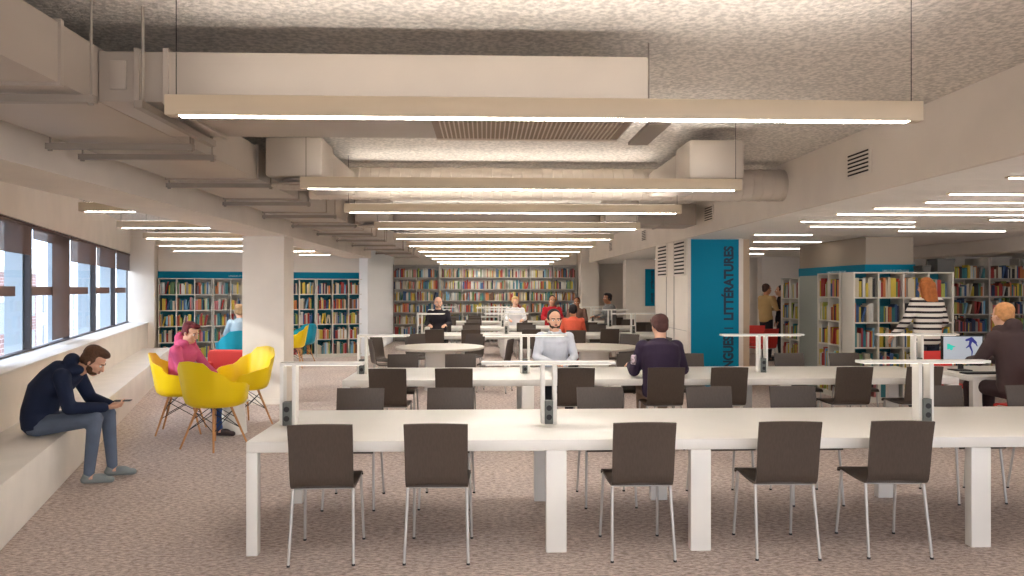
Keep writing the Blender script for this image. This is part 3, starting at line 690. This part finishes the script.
# ------------------------------------------------------------------ shell armchairs by the windows
def make_shell(m):
    t = thing('shell_armchair', 'x', 'chair')
    q = MB(); NT, NR = 48, 9
    def rim(a):  # a: 0 front .. pi back
        c = (1 - math.cos(a)) / 2
        k = [(0, 0.44, 0.25), (0.16, 0.45, 0.275), (0.30, 0.60, 0.315), (0.46, 0.645, 0.335), (0.58, 0.66, 0.325), (0.72, 0.77, 0.30), (0.84, 0.855, 0.285), (1.0, 0.87, 0.28)]
        s_ = a / PI
        for (a0, z0, r0), (a1, z1, r1) in zip(k, k[1:]):
            if s_ <= a1 + 1e-9:
                f = (s_ - a0) / (a1 - a0); f = f * f * (3 - 2 * f); return z0 + (z1 - z0) * f, r0 + (r1 - r0) * f
        return k[-1][1:]
    def surf(off):
        rs = []
        for j in range(1, NR + 1):
            tt = j / NR; ring = []
            for i in range(NT):
                a = 2 * PI * i / NT; aa = a if a <= PI else 2 * PI - a
                z1, r1 = rim(aa)
                rr = (r1 + off) * (0.84 * math.sin(min(1, tt * 1.75) * PI / 2) + 0.16 * tt); zz = 0.42 - off + (z1 - 0.42) * max(0, (tt - 0.38) / 0.62) ** 1.1 if tt > 0.38 else 0.42 - off
                if j == NR: zz = z1
                dx = math.sin(a) * rr; dy = math.cos(a) * rr * (1.0 if aa > 1 else 1.05)
                if tt > 0.6 and aa > 2.2: dy -= (tt - 0.6) * 0.10
                ring.append(Vector((dx, dy, zz)))
            rs.append(ring)
        return rs
    inner, outer = surf(0), surf(0.009)
    rs = inner[::-1]
    q2 = [inner[0]] + inner[1:]
    full = outer[:] + inner[::-1]
    q.rings(full, smooth=True); q.build('shell', m, t)
    for sx in (-1, 1):
        for sy in (-1, 1):
            l = MB(); l.cyl((sx * 0.10, sy * 0.11, 0.405), (sx * 0.215, sy * 0.225, 0.0), 0.0135, 0.009, n=10); l.build('leg', WOOD, t)
    q = MB(); P = {}
    for sx in (-1, 1):
        for sy in (-1, 1):
            q.cyl((sx * 0.135, sy * 0.145, 0.28), (-sx * 0.16 if False else sx * 0.02, -sy * 0.02 if False else sy * 0.02, 0.395), 0.004, n=6)
    for s1, s2 in (((-1, -1), (1, -1)), ((1, -1), (1, 1)), ((1, 1), (-1, 1)), ((-1, 1), (-1, -1))):
        a = (s1[0] * 0.165, s1[1] * 0.175, 0.175); c = (s2[0] * 0.115, s2[1] * 0.125, 0.35); q.cyl(a, c, 0.004, n=6)
        a = (s2[0] * 0.165, s2[1] * 0.175, 0.175); c = (s1[0] * 0.115, s1[1] * 0.125, 0.35); q.cyl(a, c, 0.004, n=6)
    q.build('wire_brace', WIRE, t)
    q = MB(); q.box(-0.12, 0.12, -0.12, 0.12, 0.398, 0.409); q.build('mounting_plate', WIRE, t)
    return t
sy_ = make_shell(YEL); us = [False]
place(sy_, us, (-2.88, 8.2, 0), -0.45, 'yellow shell armchair with its back to the camera, nearest of the group', 'yellow shell armchairs', 1.08)
place(sy_, us, (-2.98, 9.5, 0), 2.5, 'empty yellow shell armchair beside the pillar, open towards the left', 'yellow shell armchairs', 1.10)
place(sy_, us, (-3.57, 9.08, 0), -1.35, 'yellow shell armchair holding the person in the pink hoodie', 'yellow shell armchairs', 1.08)
place(sy_, us, (-4.12, 16.4, 0), 1.7, 'distant yellow shell armchair right of the pillar before the bookcases', 'yellow shell armchairs', 1.05)
sb_ = make_shell(BLU); us = [False]
place(sb_, us, (-4.70, 14.5, 0), 0.5, 'turquoise shell armchair holding the person in pale blue', 'turquoise shell armchairs', 1.05)
place(sb_, us, (-4.15, 17.3, 0), 0.9, 'distant turquoise shell armchair just behind a yellow one', 'turquoise shell armchairs', 1.05)
t = thing('side_table', 'small white drum side table between the yellow armchairs', 'table', (-2.93, 8.98, 0))
b = MB(); b.lathe([(0.15, 0), (0.148, 0.01), (0.12, 0.36)], n=32); b.build('drum_base', TABLE, t)
b = MB(); b.lathe([(0.15, 0.361), (0.16, 0.37), (0.16, 0.385), (0.15, 0.39)], n=32); b.build('tabletop', TABLE, t)
t = thing('lounge_armchair', 'low coral red upholstered armchair behind the person in pink', 'armchair', (-3.99, 11.6, 0), 2.9)
b = MB(); b.box(-0.36, 0.36, -0.32, 0.3, 0.18, 0.42, bev=0.05); b.build('seat', CORAL, t)
b = MB(); b.box(-0.40, 0.40, -0.42, -0.24, 0.2, 0.74, bev=0.07); b.build('backrest', CORAL, t)
for x in (-1, 1): b = MB(); b.box(x * 0.33 - 0.06, x * 0.33 + 0.06, -0.34, 0.28, 0.2, 0.56, bev=0.05); b.build('armrest', CORAL, t)
for x in (-1, 1):
    for yy in (-0.3, 0.22): b = MB(); b.cyl((x * 0.3, yy, 0), (x * 0.28, yy, 0.2), 0.015, 0.02); b.build('leg', WOOD, t)

# ------------------------------------------------------------------ people
SKIN = {'light': mat('skin_light', (226, 176, 148), 0.5), 'mid': mat('skin_mid', (198, 146, 114), 0.5), 'tan': mat('skin_tan', (176, 120, 88), 0.5)}
EYEW = mat('eye_white', (236, 232, 226), 0.3); EYED = mat('eye_dark', (40, 28, 22), 0.3); LIP = mat('lips', (176, 96, 88), 0.5)
def solid(q, name, m, parent, voxel, smooth=4, lean=None):
    """fuse overlapping volumes into one continuous skin"""
    o = q.build(name, m, None)
    r = o.modifiers.new('r', 'REMESH'); r.mode = 'VOXEL'; r.voxel_size = voxel; r.use_smooth_shade = True
    s_ = o.modifiers.new('s', 'SMOOTH'); s_.factor = 0.5; s_.iterations = smooth
    bpy.context.view_layer.update()
    me2 = bpy.data.meshes.new_from_object(o.evaluated_get(bpy.context.evaluated_depsgraph_get()))
    o.modifiers.clear(); old = o.data; o.data = me2; bpy.data.meshes.remove(old); me2.name = name
    if not me2.materials: me2.materials.append(m)
    for p in me2.polygons: p.use_smooth = True
    if parent: o.parent = parent
    return o
def rotm(yaw, pitch, roll=0): return (Matrix.Rotation(yaw, 4, 'Z') @ Matrix.Rotation(roll, 4, 'Y') @ Matrix.Rotation(pitch, 4, 'X'))
def loft(q, rings_, n=20, yaw=0.0, tw=0.0):
    """rings: (centre, rx, ry) with automatic normals"""
    C = [Vector(r[0]) for r in rings_]; R = []
    for i, (c, rx, ry) in enumerate(rings_):
        d = (C[min(i + 1, len(C) - 1)] - C[max(i - 1, 0)]).normalized()
        a = yaw + tw * i / (len(rings_) - 1); X = Vector((math.cos(a), math.sin(a), 0)); X = (X - d * X.dot(d)).normalized(); Y = d.cross(X)
        R.append([C[i] + X * math.cos(2 * PI * k / n) * rx + Y * math.sin(2 * PI * k / n) * ry for k in range(n)])
    q.rings(R)
def hand(q, w, d, nrm, s=1.0, curl=0.5, side=1):
    """palm and five fingers: w wrist, d pointing direction, nrm palm normal"""
    w = Vector(w); d = Vector(d).normalized(); nrm = Vector(nrm); nrm = (nrm - d * nrm.dot(d)).normalized(); X = d.cross(nrm)
    pc = w + d * 0.045 * s
    M = Matrix((X, d, nrm)).transposed().to_4x4()
    q.ell(pc, 0.038 * s, 0.052 * s, 0.017 * s, M)
    for i, (off, L) in enumerate(((-0.028, 0.062), (-0.010, 0.074), (0.009, 0.070), (0.026, 0.056))):
        b0 = w + d * 0.082 * s + X * off * s; cu = curl * (0.9 + 0.08 * i)
        d1 = (d * math.cos(cu * 0.6) + nrm * math.sin(cu * 0.6)); d2 = d * math.cos(cu * 1.7) + nrm * math.sin(cu * 1.7)
        b1 = b0 + d1 * L * 0.5 * s; b2 = b1 + d2 * L * 0.5 * s
        q.limb(b0 - d * 0.01, b1, 0.0095 * s, 0.0088 * s, n=8); q.limb(b1, b2, 0.0088 * s, 0.0072 * s, n=8)
    tb = w + d * 0.025 * s - X * 0.026 * s * side; t1 = tb + (d * 0.6 - X * 0.6 * side + nrm * 0.45).normalized() * 0.034 * s; t2 = t1 + (d * 0.85 - X * 0.1 * side + nrm * 0.5).normalized() * 0.03 * s
    q.limb(tb, t1, 0.013 * s, 0.010 * s, n=8); q.limb(t1, t2, 0.010 * s, 0.008 * s, n=8)
def V3(*a): return Vector(a)
def person(label, loc, rz, J, top, legs, shoes=(40, 38, 40), skin='light', hair=((60, 44, 36), 'short'), beard=None, scale=1.0, vox=0.009, topname='sweater',
           legname='trousers', hood=None, collar=None, topmat=None, sleeve=1.0, bulk=1.0, glasses=False):
    P = dict(J)
    hip = V3(*P['hip']); nb = V3(*P['neck']); hc = V3(*P['head']); sy = P.get('syaw', 0.0); HM = rotm(*P.get('look', (0, 0)))
    bend = V3(*P.get('bend', (0, -0.03, 0)))
    mid = (hip + nb) / 2 + bend; low = hip * 0.72 + mid * 0.28 + bend * 0.2; up = nb * 0.72 + mid * 0.28 + bend * 0.25; ax = V3(math.cos(sy), math.sin(sy), 0)
    sp = (nb - mid).normalized()
    def torso(q, e):
        loft(q, [(hip - V3(0, 0, 0.10), 0.10 + e, 0.08 + e), (hip - V3(0, 0, 0.05), 0.155 + e, 0.115 + e), (hip + (low - hip) * 0.5, 0.165 + e, 0.12 + e), (low, 0.155 + e, 0.112 + e), (mid, 0.155 + e, 0.112 + e), (mid * 0.5 + up * 0.5, 0.17 + e, 0.122 + e),
                 (up, 0.178 + e, 0.118 + e), (nb - sp * 0.05, 0.165 + e, 0.090 + e), (nb - sp * 0.012, 0.085 + e, 0.068 + e), (nb + sp * 0.02, 0.052 + e, 0.052 + e)], yaw=0.0, tw=sy)
    A = {}
    for s_, k in ((-1, 'L'), (1, 'R')):   # L is -x
        sh = nb + ax * s_ * 0.165 - sp * 0.062
        A[k] = (sh, V3(*P['elbow' + k]), V3(*P['wrist' + k]), V3(*P['hand' + k]) if 'hand' + k in P else None)
    body = MB(); torso(body, -0.012)
    up_n = (HM @ V3(0, -0.02, -0.07))
    body.limb(nb - sp * 0.04, hc + (HM.to_3x3() @ V3(0, -0.022, -0.05)), 0.062, 0.054)
    H3 = HM.to_3x3()
    def hp(x, y, z): return hc + H3 @ V3(x, y, z)
    body.ell(hp(0, -0.016, 0.036), 0.074, 0.092, 0.084, HM); body.ell(hp(0, 0.018, -0.028), 0.062, 0.068, 0.078, HM); body.ell(hp(0, 0.045, -0.083), 0.036, 0.034, 0.028, HM)
    body.limb(hp(0, 0.082, 0.012), hp(0, 0.100, -0.026), 0.009, 0.0145, n=8); body.ell(hp(0, 0.068, 0.022), 0.05, 0.018, 0.012, HM)
    body.ell(hp(0, 0.078, -0.058), 0.022, 0.012, 0.012, HM)
    for s_ in (-1, 1):
        body.ell(hp(s_ * 0.076, -0.012, -0.006), 0.010, 0.018, 0.030, HM); body.ell(hp(s_ * 0.042, 0.052, -0.022), 0.022, 0.022, 0.022, HM)
    for k, s_ in (('L', -1), ('R', 1)):
        sh, el, wr, hd = A[k]
        body.limb(sh, el, 0.048, 0.038); body.limb(el, wr, 0.038, 0.026)
        hd = hd or (wr - el).normalized()
        hand(body, wr, hd, P.get('palm' + k, (0, 0, -1)), 1.0, P.get('curl' + k, 0.5), side=-s_ if P.get('flip', 0) else s_)
        hj = hip + V3(s_ * 0.088, 0, -0.03); kn = V3(*P['knee' + k]); an = V3(*P['ankle' + k])
        body.limb(hj, kn, 0.078, 0.052); body.limb(kn, an, 0.050, 0.034)
        td = V3(*P.get('toe' + k, (0, 1, 0))).normalized()
        body.limb(an - V3(0, 0, 0.035), an + td * 0.13 - V3(0, 0, 0.045), 0.036, 0.026)
    o = solid(body, 'person', SKIN[skin], None, min(vox, 0.0085), 3)
    o.location = loc; o.rotation_euler = (0, 0, rz); o.scale = (scale,) * 3; tag(o, label, 'person')
    e = 0.014 * bulk
    q = MB(); torso(q, e)
    for k in 'LR':
        sh, el, wr, hd = A[k]
        q.ell(sh, 0.060 + e * .6, 0.058 + e * .6, 0.060 + e * .6)
        q.limb(sh, el, 0.052 + e * .7, 0.041 + e * .6)
        if sleeve > 0.9: q.limb(el, wr - (wr - el).normalized() * 0.02, 0.041 + e * .6, 0.031 + e * .5)
    # hem over the hips
    if hood:
        M = HM
        bk = nb + sp * 0.035 - H3 @ V3(0, 0.075, 0) + V3(0, 0, 0.012)
        q.ell(bk, 0.095, 0.066, 0.078); q.ell(nb + ax * 0.075 + V3(0, 0.01, 0.015), 0.05, 0.08, 0.05); q.ell(nb - ax * 0.075 + V3(0, 0.01, 0.015), 0.05, 0.08, 0.05)
        q.ell(bk + V3(0, -0.01, -0.06), 0.09, 0.06, 0.07)
    tm = topmat or mat('cloth_%d_%d_%d' % tuple(top), top, 0.85, noise=0.06, nscale=6, bump=0.25, bscale=9)
    jk = solid(q, topname, tm, o, vox, 4)
    if collar:
        q = MB(); q.limb(nb - ax * 0.05 + V3(0, 0.05, 0.0), nb + V3(0, 0.075, -0.06), 0.02, 0.014, n=8); q.limb(nb + ax * 0.05 + V3(0, 0.05, 0.0), nb + V3(0, 0.075, -0.06), 0.02, 0.014, n=8)
        q.limb(nb - ax * 0.06 + V3(0, 0.0, 0.02), nb + ax * 0.06 + V3(0, -0.02, 0.02), 0.02, 0.02, n=8)
        solid(q, 'collar', mat('collar_%d' % collar[0], collar, 0.8), o, 0.008, 2)
    q = MB(); lm = mat('cloth_%d_%d_%d' % tuple(legs), legs, 0.85, noise=0.08, nscale=5, bump=0.25, bscale=9)
    loft(q, [(hip - V3(0, 0, 0.108), 0.12, 0.10), (hip - V3(0, 0, 0.05), 0.164, 0.124), (hip, 0.170, 0.126), (hip + (low - hip) * 0.6, 0.162, 0.118)])
    for k, s_ in (('L', -1), ('R', 1)):
        hj = hip + V3(s_ * 0.088, 0, -0.03); kn = V3(*P['knee' + k]); an = V3(*P['ankle' + k])
        q.limb(hj, kn, 0.090, 0.064); q.limb(kn, an, 0.062, 0.043)
    solid(q, legname, lm, o, vox, 4)
    sm = mat('shoe_%d_%d_%d' % tuple(shoes), shoes, 0.6)
    for k in 'LR':
        an = V3(*P['ankle' + k]); td = V3(*P.get('toe' + k, (0, 1, 0))).normalized(); q = MB()
        gz = an.z - 0.085
        q.limb(an - V3(0, 0, 0.02) - td * 0.01, an - V3(0, 0, 0.05) - td * 0.02, 0.043, 0.036, n=10)
        q.limb(V3(an.x, an.y, gz + 0.036) - td * 0.03, V3(an.x, an.y, gz + 0.030) + td * 0.17, 0.037, 0.029, n=10); q.ell(V3(an.x, an.y, gz + 0.05) + td * 0.07, 0.036, 0.075, 0.034, Matrix.Rotation(math.atan2(td.y, td.x) - PI / 2, 4, 'Z'))
        for v in q.bm.verts: v.co.z = max(v.co.z, gz + 0.001)
        solid(q, 'shoe', sm, o, 0.008, 2)
    hcol, hst = hair
    hm = mat('hair_%d_%d_%d' % tuple(hcol), hcol, 0.7, noise=0.12, nscale=30, bump=0.4, bscale=60)
    if hst != 'bald':
        q = MB()
        q.ell(hp(0, -0.036, 0.054), 0.082, 0.090, 0.080, HM); q.ell(hp(0, -0.060, 0.005), 0.072, 0.056, 0.078, HM)
        for s_ in (-1, 1): q.ell(hp(s_ * 0.060, -0.022, 0.022), 0.024, 0.045, 0.042, HM)
        if hst == 'tuft': q.ell(hp(0, 0.035, 0.098), 0.06, 0.055, 0.032, HM)
        if hst == 'full':
            q.ell(hp(0, 0.010, 0.098), 0.066, 0.075, 0.038, HM)
            for s_ in (-1, 1): q.ell(hp(s_ * 0.064, -0.026, 0.0), 0.022, 0.040, 0.048, HM)
        if hst == 'long':
            for s_, xx in ((1, -0.045), (1, 0.045), (1, 0.0)): q.limb(hp(xx, -0.07, 0.02), hp(xx * 1.1, -0.110, -0.22), 0.056, 0.040, n=12)
            q.limb(hp(0, -0.115, -0.20), hp(0.0, -0.12, -0.28), 0.05, 0.02, n=12)
            for s_ in (-1, 1): q.limb(hp(s_ * 0.066, -0.03, 0.03), hp(s_ * 0.07, -0.05, -0.15), 0.03, 0.02, n=10)
        if hst == 'bun': q.ell(hp(0, -0.11, 0.03), 0.038, 0.034, 0.038, HM)
        if hst == 'cap': q.ell(hp(0, -0.01, 0.062), 0.087, 0.103, 0.075, HM)
        solid(q, 'cap' if hst == 'cap' else 'hair', hm, o, 0.008, 2)
    if beard:
        q = MB(); q.ell(hp(0, 0.030, -0.072), 0.052, 0.052, 0.034, HM)
        for s_ in (-1, 1): q.ell(hp(s_ * 0.050, 0.016, -0.052), 0.014, 0.030, 0.034, HM)
        q.ell(hp(0, 0.086, -0.046), 0.024, 0.010, 0.006, HM)
        solid(q, 'beard', mat('beard_%d' % beard[0], beard, 0.9, noise=0.2, nscale=40), o, 0.007, 2)
    for s_ in (-1, 1):
        q = MB(); q.ell(hp(s_ * 0.030, 0.071, 0.004), 0.0135, 0.011, 0.0085, HM, seg=12); q.ell(hp(s_ * 0.030, 0.0785, 0.004), 0.0058, 0.0045, 0.0065, HM, mi=1, seg=10); q.build('eye', [EYEW, EYED], o)
        q = MB(); q.limb(hp(s_ * 0.016, 0.083, 0.023), hp(s_ * 0.048, 0.074, 0.024), 0.0055, 0.004, n=6); q.build('eyebrow', hm, o)
    q = MB(); q.ell(hp(0, 0.089, -0.058), 0.021, 0.006, 0.006, HM, seg=10); q.build('mouth', LIP, o)
    return o
def sit(**k):
    J = dict(hip=(0, 0, 0.56), neck=(0, 0.03, 1.06), head=(0, 0.07, 1.20), kneeL=(-0.11, 0.42, 0.53), kneeR=(0.11, 0.42, 0.53), ankleL=(-0.11, 0.42, 0.095), ankleR=(0.11, 0.42, 0.095),
             elbowL=(-0.225, 0.09, 0.80), elbowR=(0.225, 0.09, 0.80), wristL=(-0.15, 0.33, 0.78), wristR=(0.15, 0.33, 0.78)); J.update(k); return J
def stand(**k):
    J = dict(hip=(0, 0, 0.95), neck=(0, 0.0, 1.46), head=(0, 0.03, 1.605), kneeL=(-0.10, 0.03, 0.50), kneeR=(0.10, 0.03, 0.50), ankleL=(-0.10, 0, 0.095), ankleR=(0.10, 0, 0.095),
             elbowL=(-0.25, -0.04, 1.13), elbowR=(0.25, -0.04, 1.13), wristL=(-0.22, 0.08, 0.90), wristR=(0.22, 0.08, 0.90)); J.update(k); return J
def wl(loc, rz): return loc, rz
# man on the bench, hunched over his phone; his local y points out into the room
p = S(6.0 - 4.1, 0.30)
man = person('bearded person in a navy hooded jacket bending over a phone on the window bench', (-3.83, 6.70, 0), -1.42,
       sit(hip=(0, 0.0, 0.53), neck=(0, 0.27, 0.94), head=(0, 0.41, 1.015), look=(0.0, -0.62), bend=(0, -0.10, 0.05), kneeL=(-0.13, 0.48, 0.55), kneeR=(0.13, 0.46, 0.55),
           ankleL=(-0.14, 0.51, 0.095), ankleR=(0.12, 0.41, 0.095), elbowL=(-0.24, 0.30, 0.68), elbowR=(0.24, 0.30, 0.66), wristL=(-0.07, 0.52, 0.635), wristR=(0.07, 0.53, 0.635),
           handL=(0.3, 1, 0.05), handR=(-0.3, 1, 0.05), palmL=(0.5, 0, 0.8), palmR=(-0.5, 0, 0.8), curlL=0.7, curlR=0.7),
       (26, 38, 66), (96, 108, 128), shoes=(140, 148, 148), hair=((96, 66, 48), 'full'), beard=(92, 62, 44), scale=1.03, vox=0.009, topname='hooded_jacket', hood=True, bulk=1.6)
t = thing('phone', 'dark phone held in both hands by the person on the bench', 'phone', tuple(man.matrix_basis @ Vector((0, 0.635, 0.675))), -1.42)
b = MB(); b.box(-0.035, 0.035, -0.07, 0.07, 0, 0.009, bev=0.003); b.build('phone_body', BLACK, t)
person('seated person in a pink hoodie with short auburn hair in a yellow armchair', (-3.56, 9.03, 0), -1.95 + 0.18,
       sit(hip=(0, 0.02, 0.58), neck=(0, 0.06, 1.03), head=(0, 0.13, 1.165), look=(-0.15, -0.35), elbowL=(-0.25, 0.16, 0.76), elbowR=(0.25, 0.16, 0.76), wristL=(-0.13, 0.36, 0.68), wristR=(0.12, 0.38, 0.68),
           kneeL=(-0.10, 0.46, 0.55), kneeR=(0.12, 0.46, 0.55), ankleL=(-0.10, 0.50, 0.095), ankleR=(0.16, 0.58, 0.095)),
       (216, 92, 134), (38, 62, 110), shoes=(58, 46, 48), hair=((104, 32, 40), 'tuft'), scale=1.0, vox=0.009, topname='hoodie', hood=True, bulk=1.2)
person('seated person in a pale blue top with fair hair in a turquoise armchair', (-4.58, 14.42, 0), 0.7, sit(), (168, 192, 210), (60, 66, 80), hair=((184, 150, 110), 'full'), vox=0.013, scale=1.05)
person('bearded person in a white shirt facing the camera at the second table', (0.86, 9.42, 0), PI + 0.05,
       sit(neck=(0, 0.05, 1.09), head=(0.01, 0.085, 1.235), look=(0.08, -0.05), elbowL=(-0.225, 0.10, 0.81), elbowR=(0.225, 0.10, 0.81), wristL=(-0.10, 0.36, 0.76), wristR=(0.08, 0.38, 0.76), handL=(0.8, 0.6, 0), handR=(-0.8, 0.6, 0)),
       (206, 210, 220), (50, 52, 60), skin='light', hair=((34, 28, 28), 'short'), beard=(62, 42, 34), scale=1.05, vox=0.010, topname='shirt', collar=(214, 216, 222))
pj = person('person seen from behind in a dark purple jersey and brown cap at the second table', (1.88, 8.05, 0), 0.0,
       sit(neck=(0, 0.10, 1.03), head=(0.02, 0.15, 1.17), look=(0.1, -0.25), elbowL=(-0.25, 0.10, 0.74), elbowR=(0.25, 0.12, 0.75), wristL=(-0.24, 0.34, 0.77), wristR=(0.16, 0.38, 0.77)),
       (46, 32, 54), (168, 146, 130), skin='light', hair=((82, 50, 46), 'cap'), scale=1.08, vox=0.009, bulk=2.2, topname='jersey')
b = MB(); b.cyl((-0.262, -0.035, 0.86), (-0.300, -0.020, 0.862), 0.050, 0.046, n=20); b.build('sleeve_emblem', mat('emblem_pale', (176, 160, 170), 0.8, noise=0.5, nscale=40), pj)
person('person seen from behind in a black and white striped sweater with long red hair', (6.10, 10.3, 0), 0.12,
       stand(elbowL=(-0.28, 0.02, 1.16), wristL=(-0.32, 0.20, 0.98), elbowR=(0.26, 0.0, 1.16), wristR=(0.20, 0.18, 1.0), look=(0, -0.1)), (236, 226, 216), (44, 46, 62), hair=((178, 104, 52), 'long'), scale=1.06, vox=0.010, topmat=STRIPES, topname='striped_sweater', bulk=1.9)
person('person seen from behind in a dark brown hooded jacket at the computer', (5.66, 7.9, 0), 0.2,
       sit(neck=(0, 0.10, 1.07), head=(0.0, 0.16, 1.215), look=(0.0, -0.1), elbowL=(-0.26, 0.16, 0.80), elbowR=(0.26, 0.16, 0.80), wristL=(-0.12, 0.42, 0.77), wristR=(0.14, 0.42, 0.77)),
       (66, 50, 50), (58, 42, 44), hair=((198, 142, 92), 'short'), scale=1.14, vox=0.010, topname='hooded_jacket', hood=True, bulk=1.9)
person('seated person in a coral orange top seen from behind beyond the right round table', (1.80, 15.44, 0), 0.0, sit(look=(0, -0.1)), (232, 104, 76), (120, 40, 44), skin='tan', hair=((28, 22, 24), 'full'), scale=1.03, vox=0.013, topname='top')
person('balding person in a black sweater facing the camera at the third table', (-1.04, 17.08, 0), PI, sit(look=(0.2, 0)), (34, 28, 36), (40, 40, 46), hair=((120, 92, 74), 'bald'), beard=(130, 104, 84), scale=1.14, vox=0.013)
person('fair haired person in a white top facing the camera far back in the hall', (0.80, 20.14, 0), PI, sit(look=(0.2, -0.1)), (238, 236, 238), (90, 90, 96), hair=((218, 190, 130), 'full'), scale=1.12, vox=0.014)
person('person in a red shirt facing the camera far back in the hall', (1.78, 20.14, 0), PI, sit(), (190, 30, 42), (50, 50, 56), skin='mid', hair=((30, 24, 24), 'short'), scale=1.14, vox=0.014, topname='shirt')
person('person in a brown top just behind the one in coral orange', (2.45, 20.14, 0), PI - .2, sit(), (130, 98, 86), (50, 50, 56), skin='tan', hair=((56, 36, 30), 'short'), scale=1.10, vox=0.014, topname='top')
person('dark haired person in grey seated in profile by the rear pillar', (3.45, 20.9, 0), PI / 2 + 0.3, sit(), (128, 126, 124), (70, 68, 70), skin='tan', hair=((30, 24, 24), 'full'), scale=1.18, vox=0.014)
person('standing person in a tan sweater and black trousers with folded arms', (6.55, 17.5, 0), -1.2, stand(elbowL=(-0.26, 0.06, 1.17), elbowR=(0.26, 0.06, 1.17), wristL=(0.04, 0.22, 1.16), wristR=(0.0, 0.24, 1.40), look=(-0.2, -0.1)), (186, 152, 100), (32, 30, 34), skin='tan', hair=((58, 36, 28), 'short'), scale=1.04, vox=0.013)
person('standing person in black beside the one in the tan sweater', (6.98, 17.7, 0), 1.3, stand(), (40, 28, 34), (36, 34, 38), skin='mid', hair=((44, 30, 26), 'short'), scale=1.02, vox=0.013, topname='jacket')
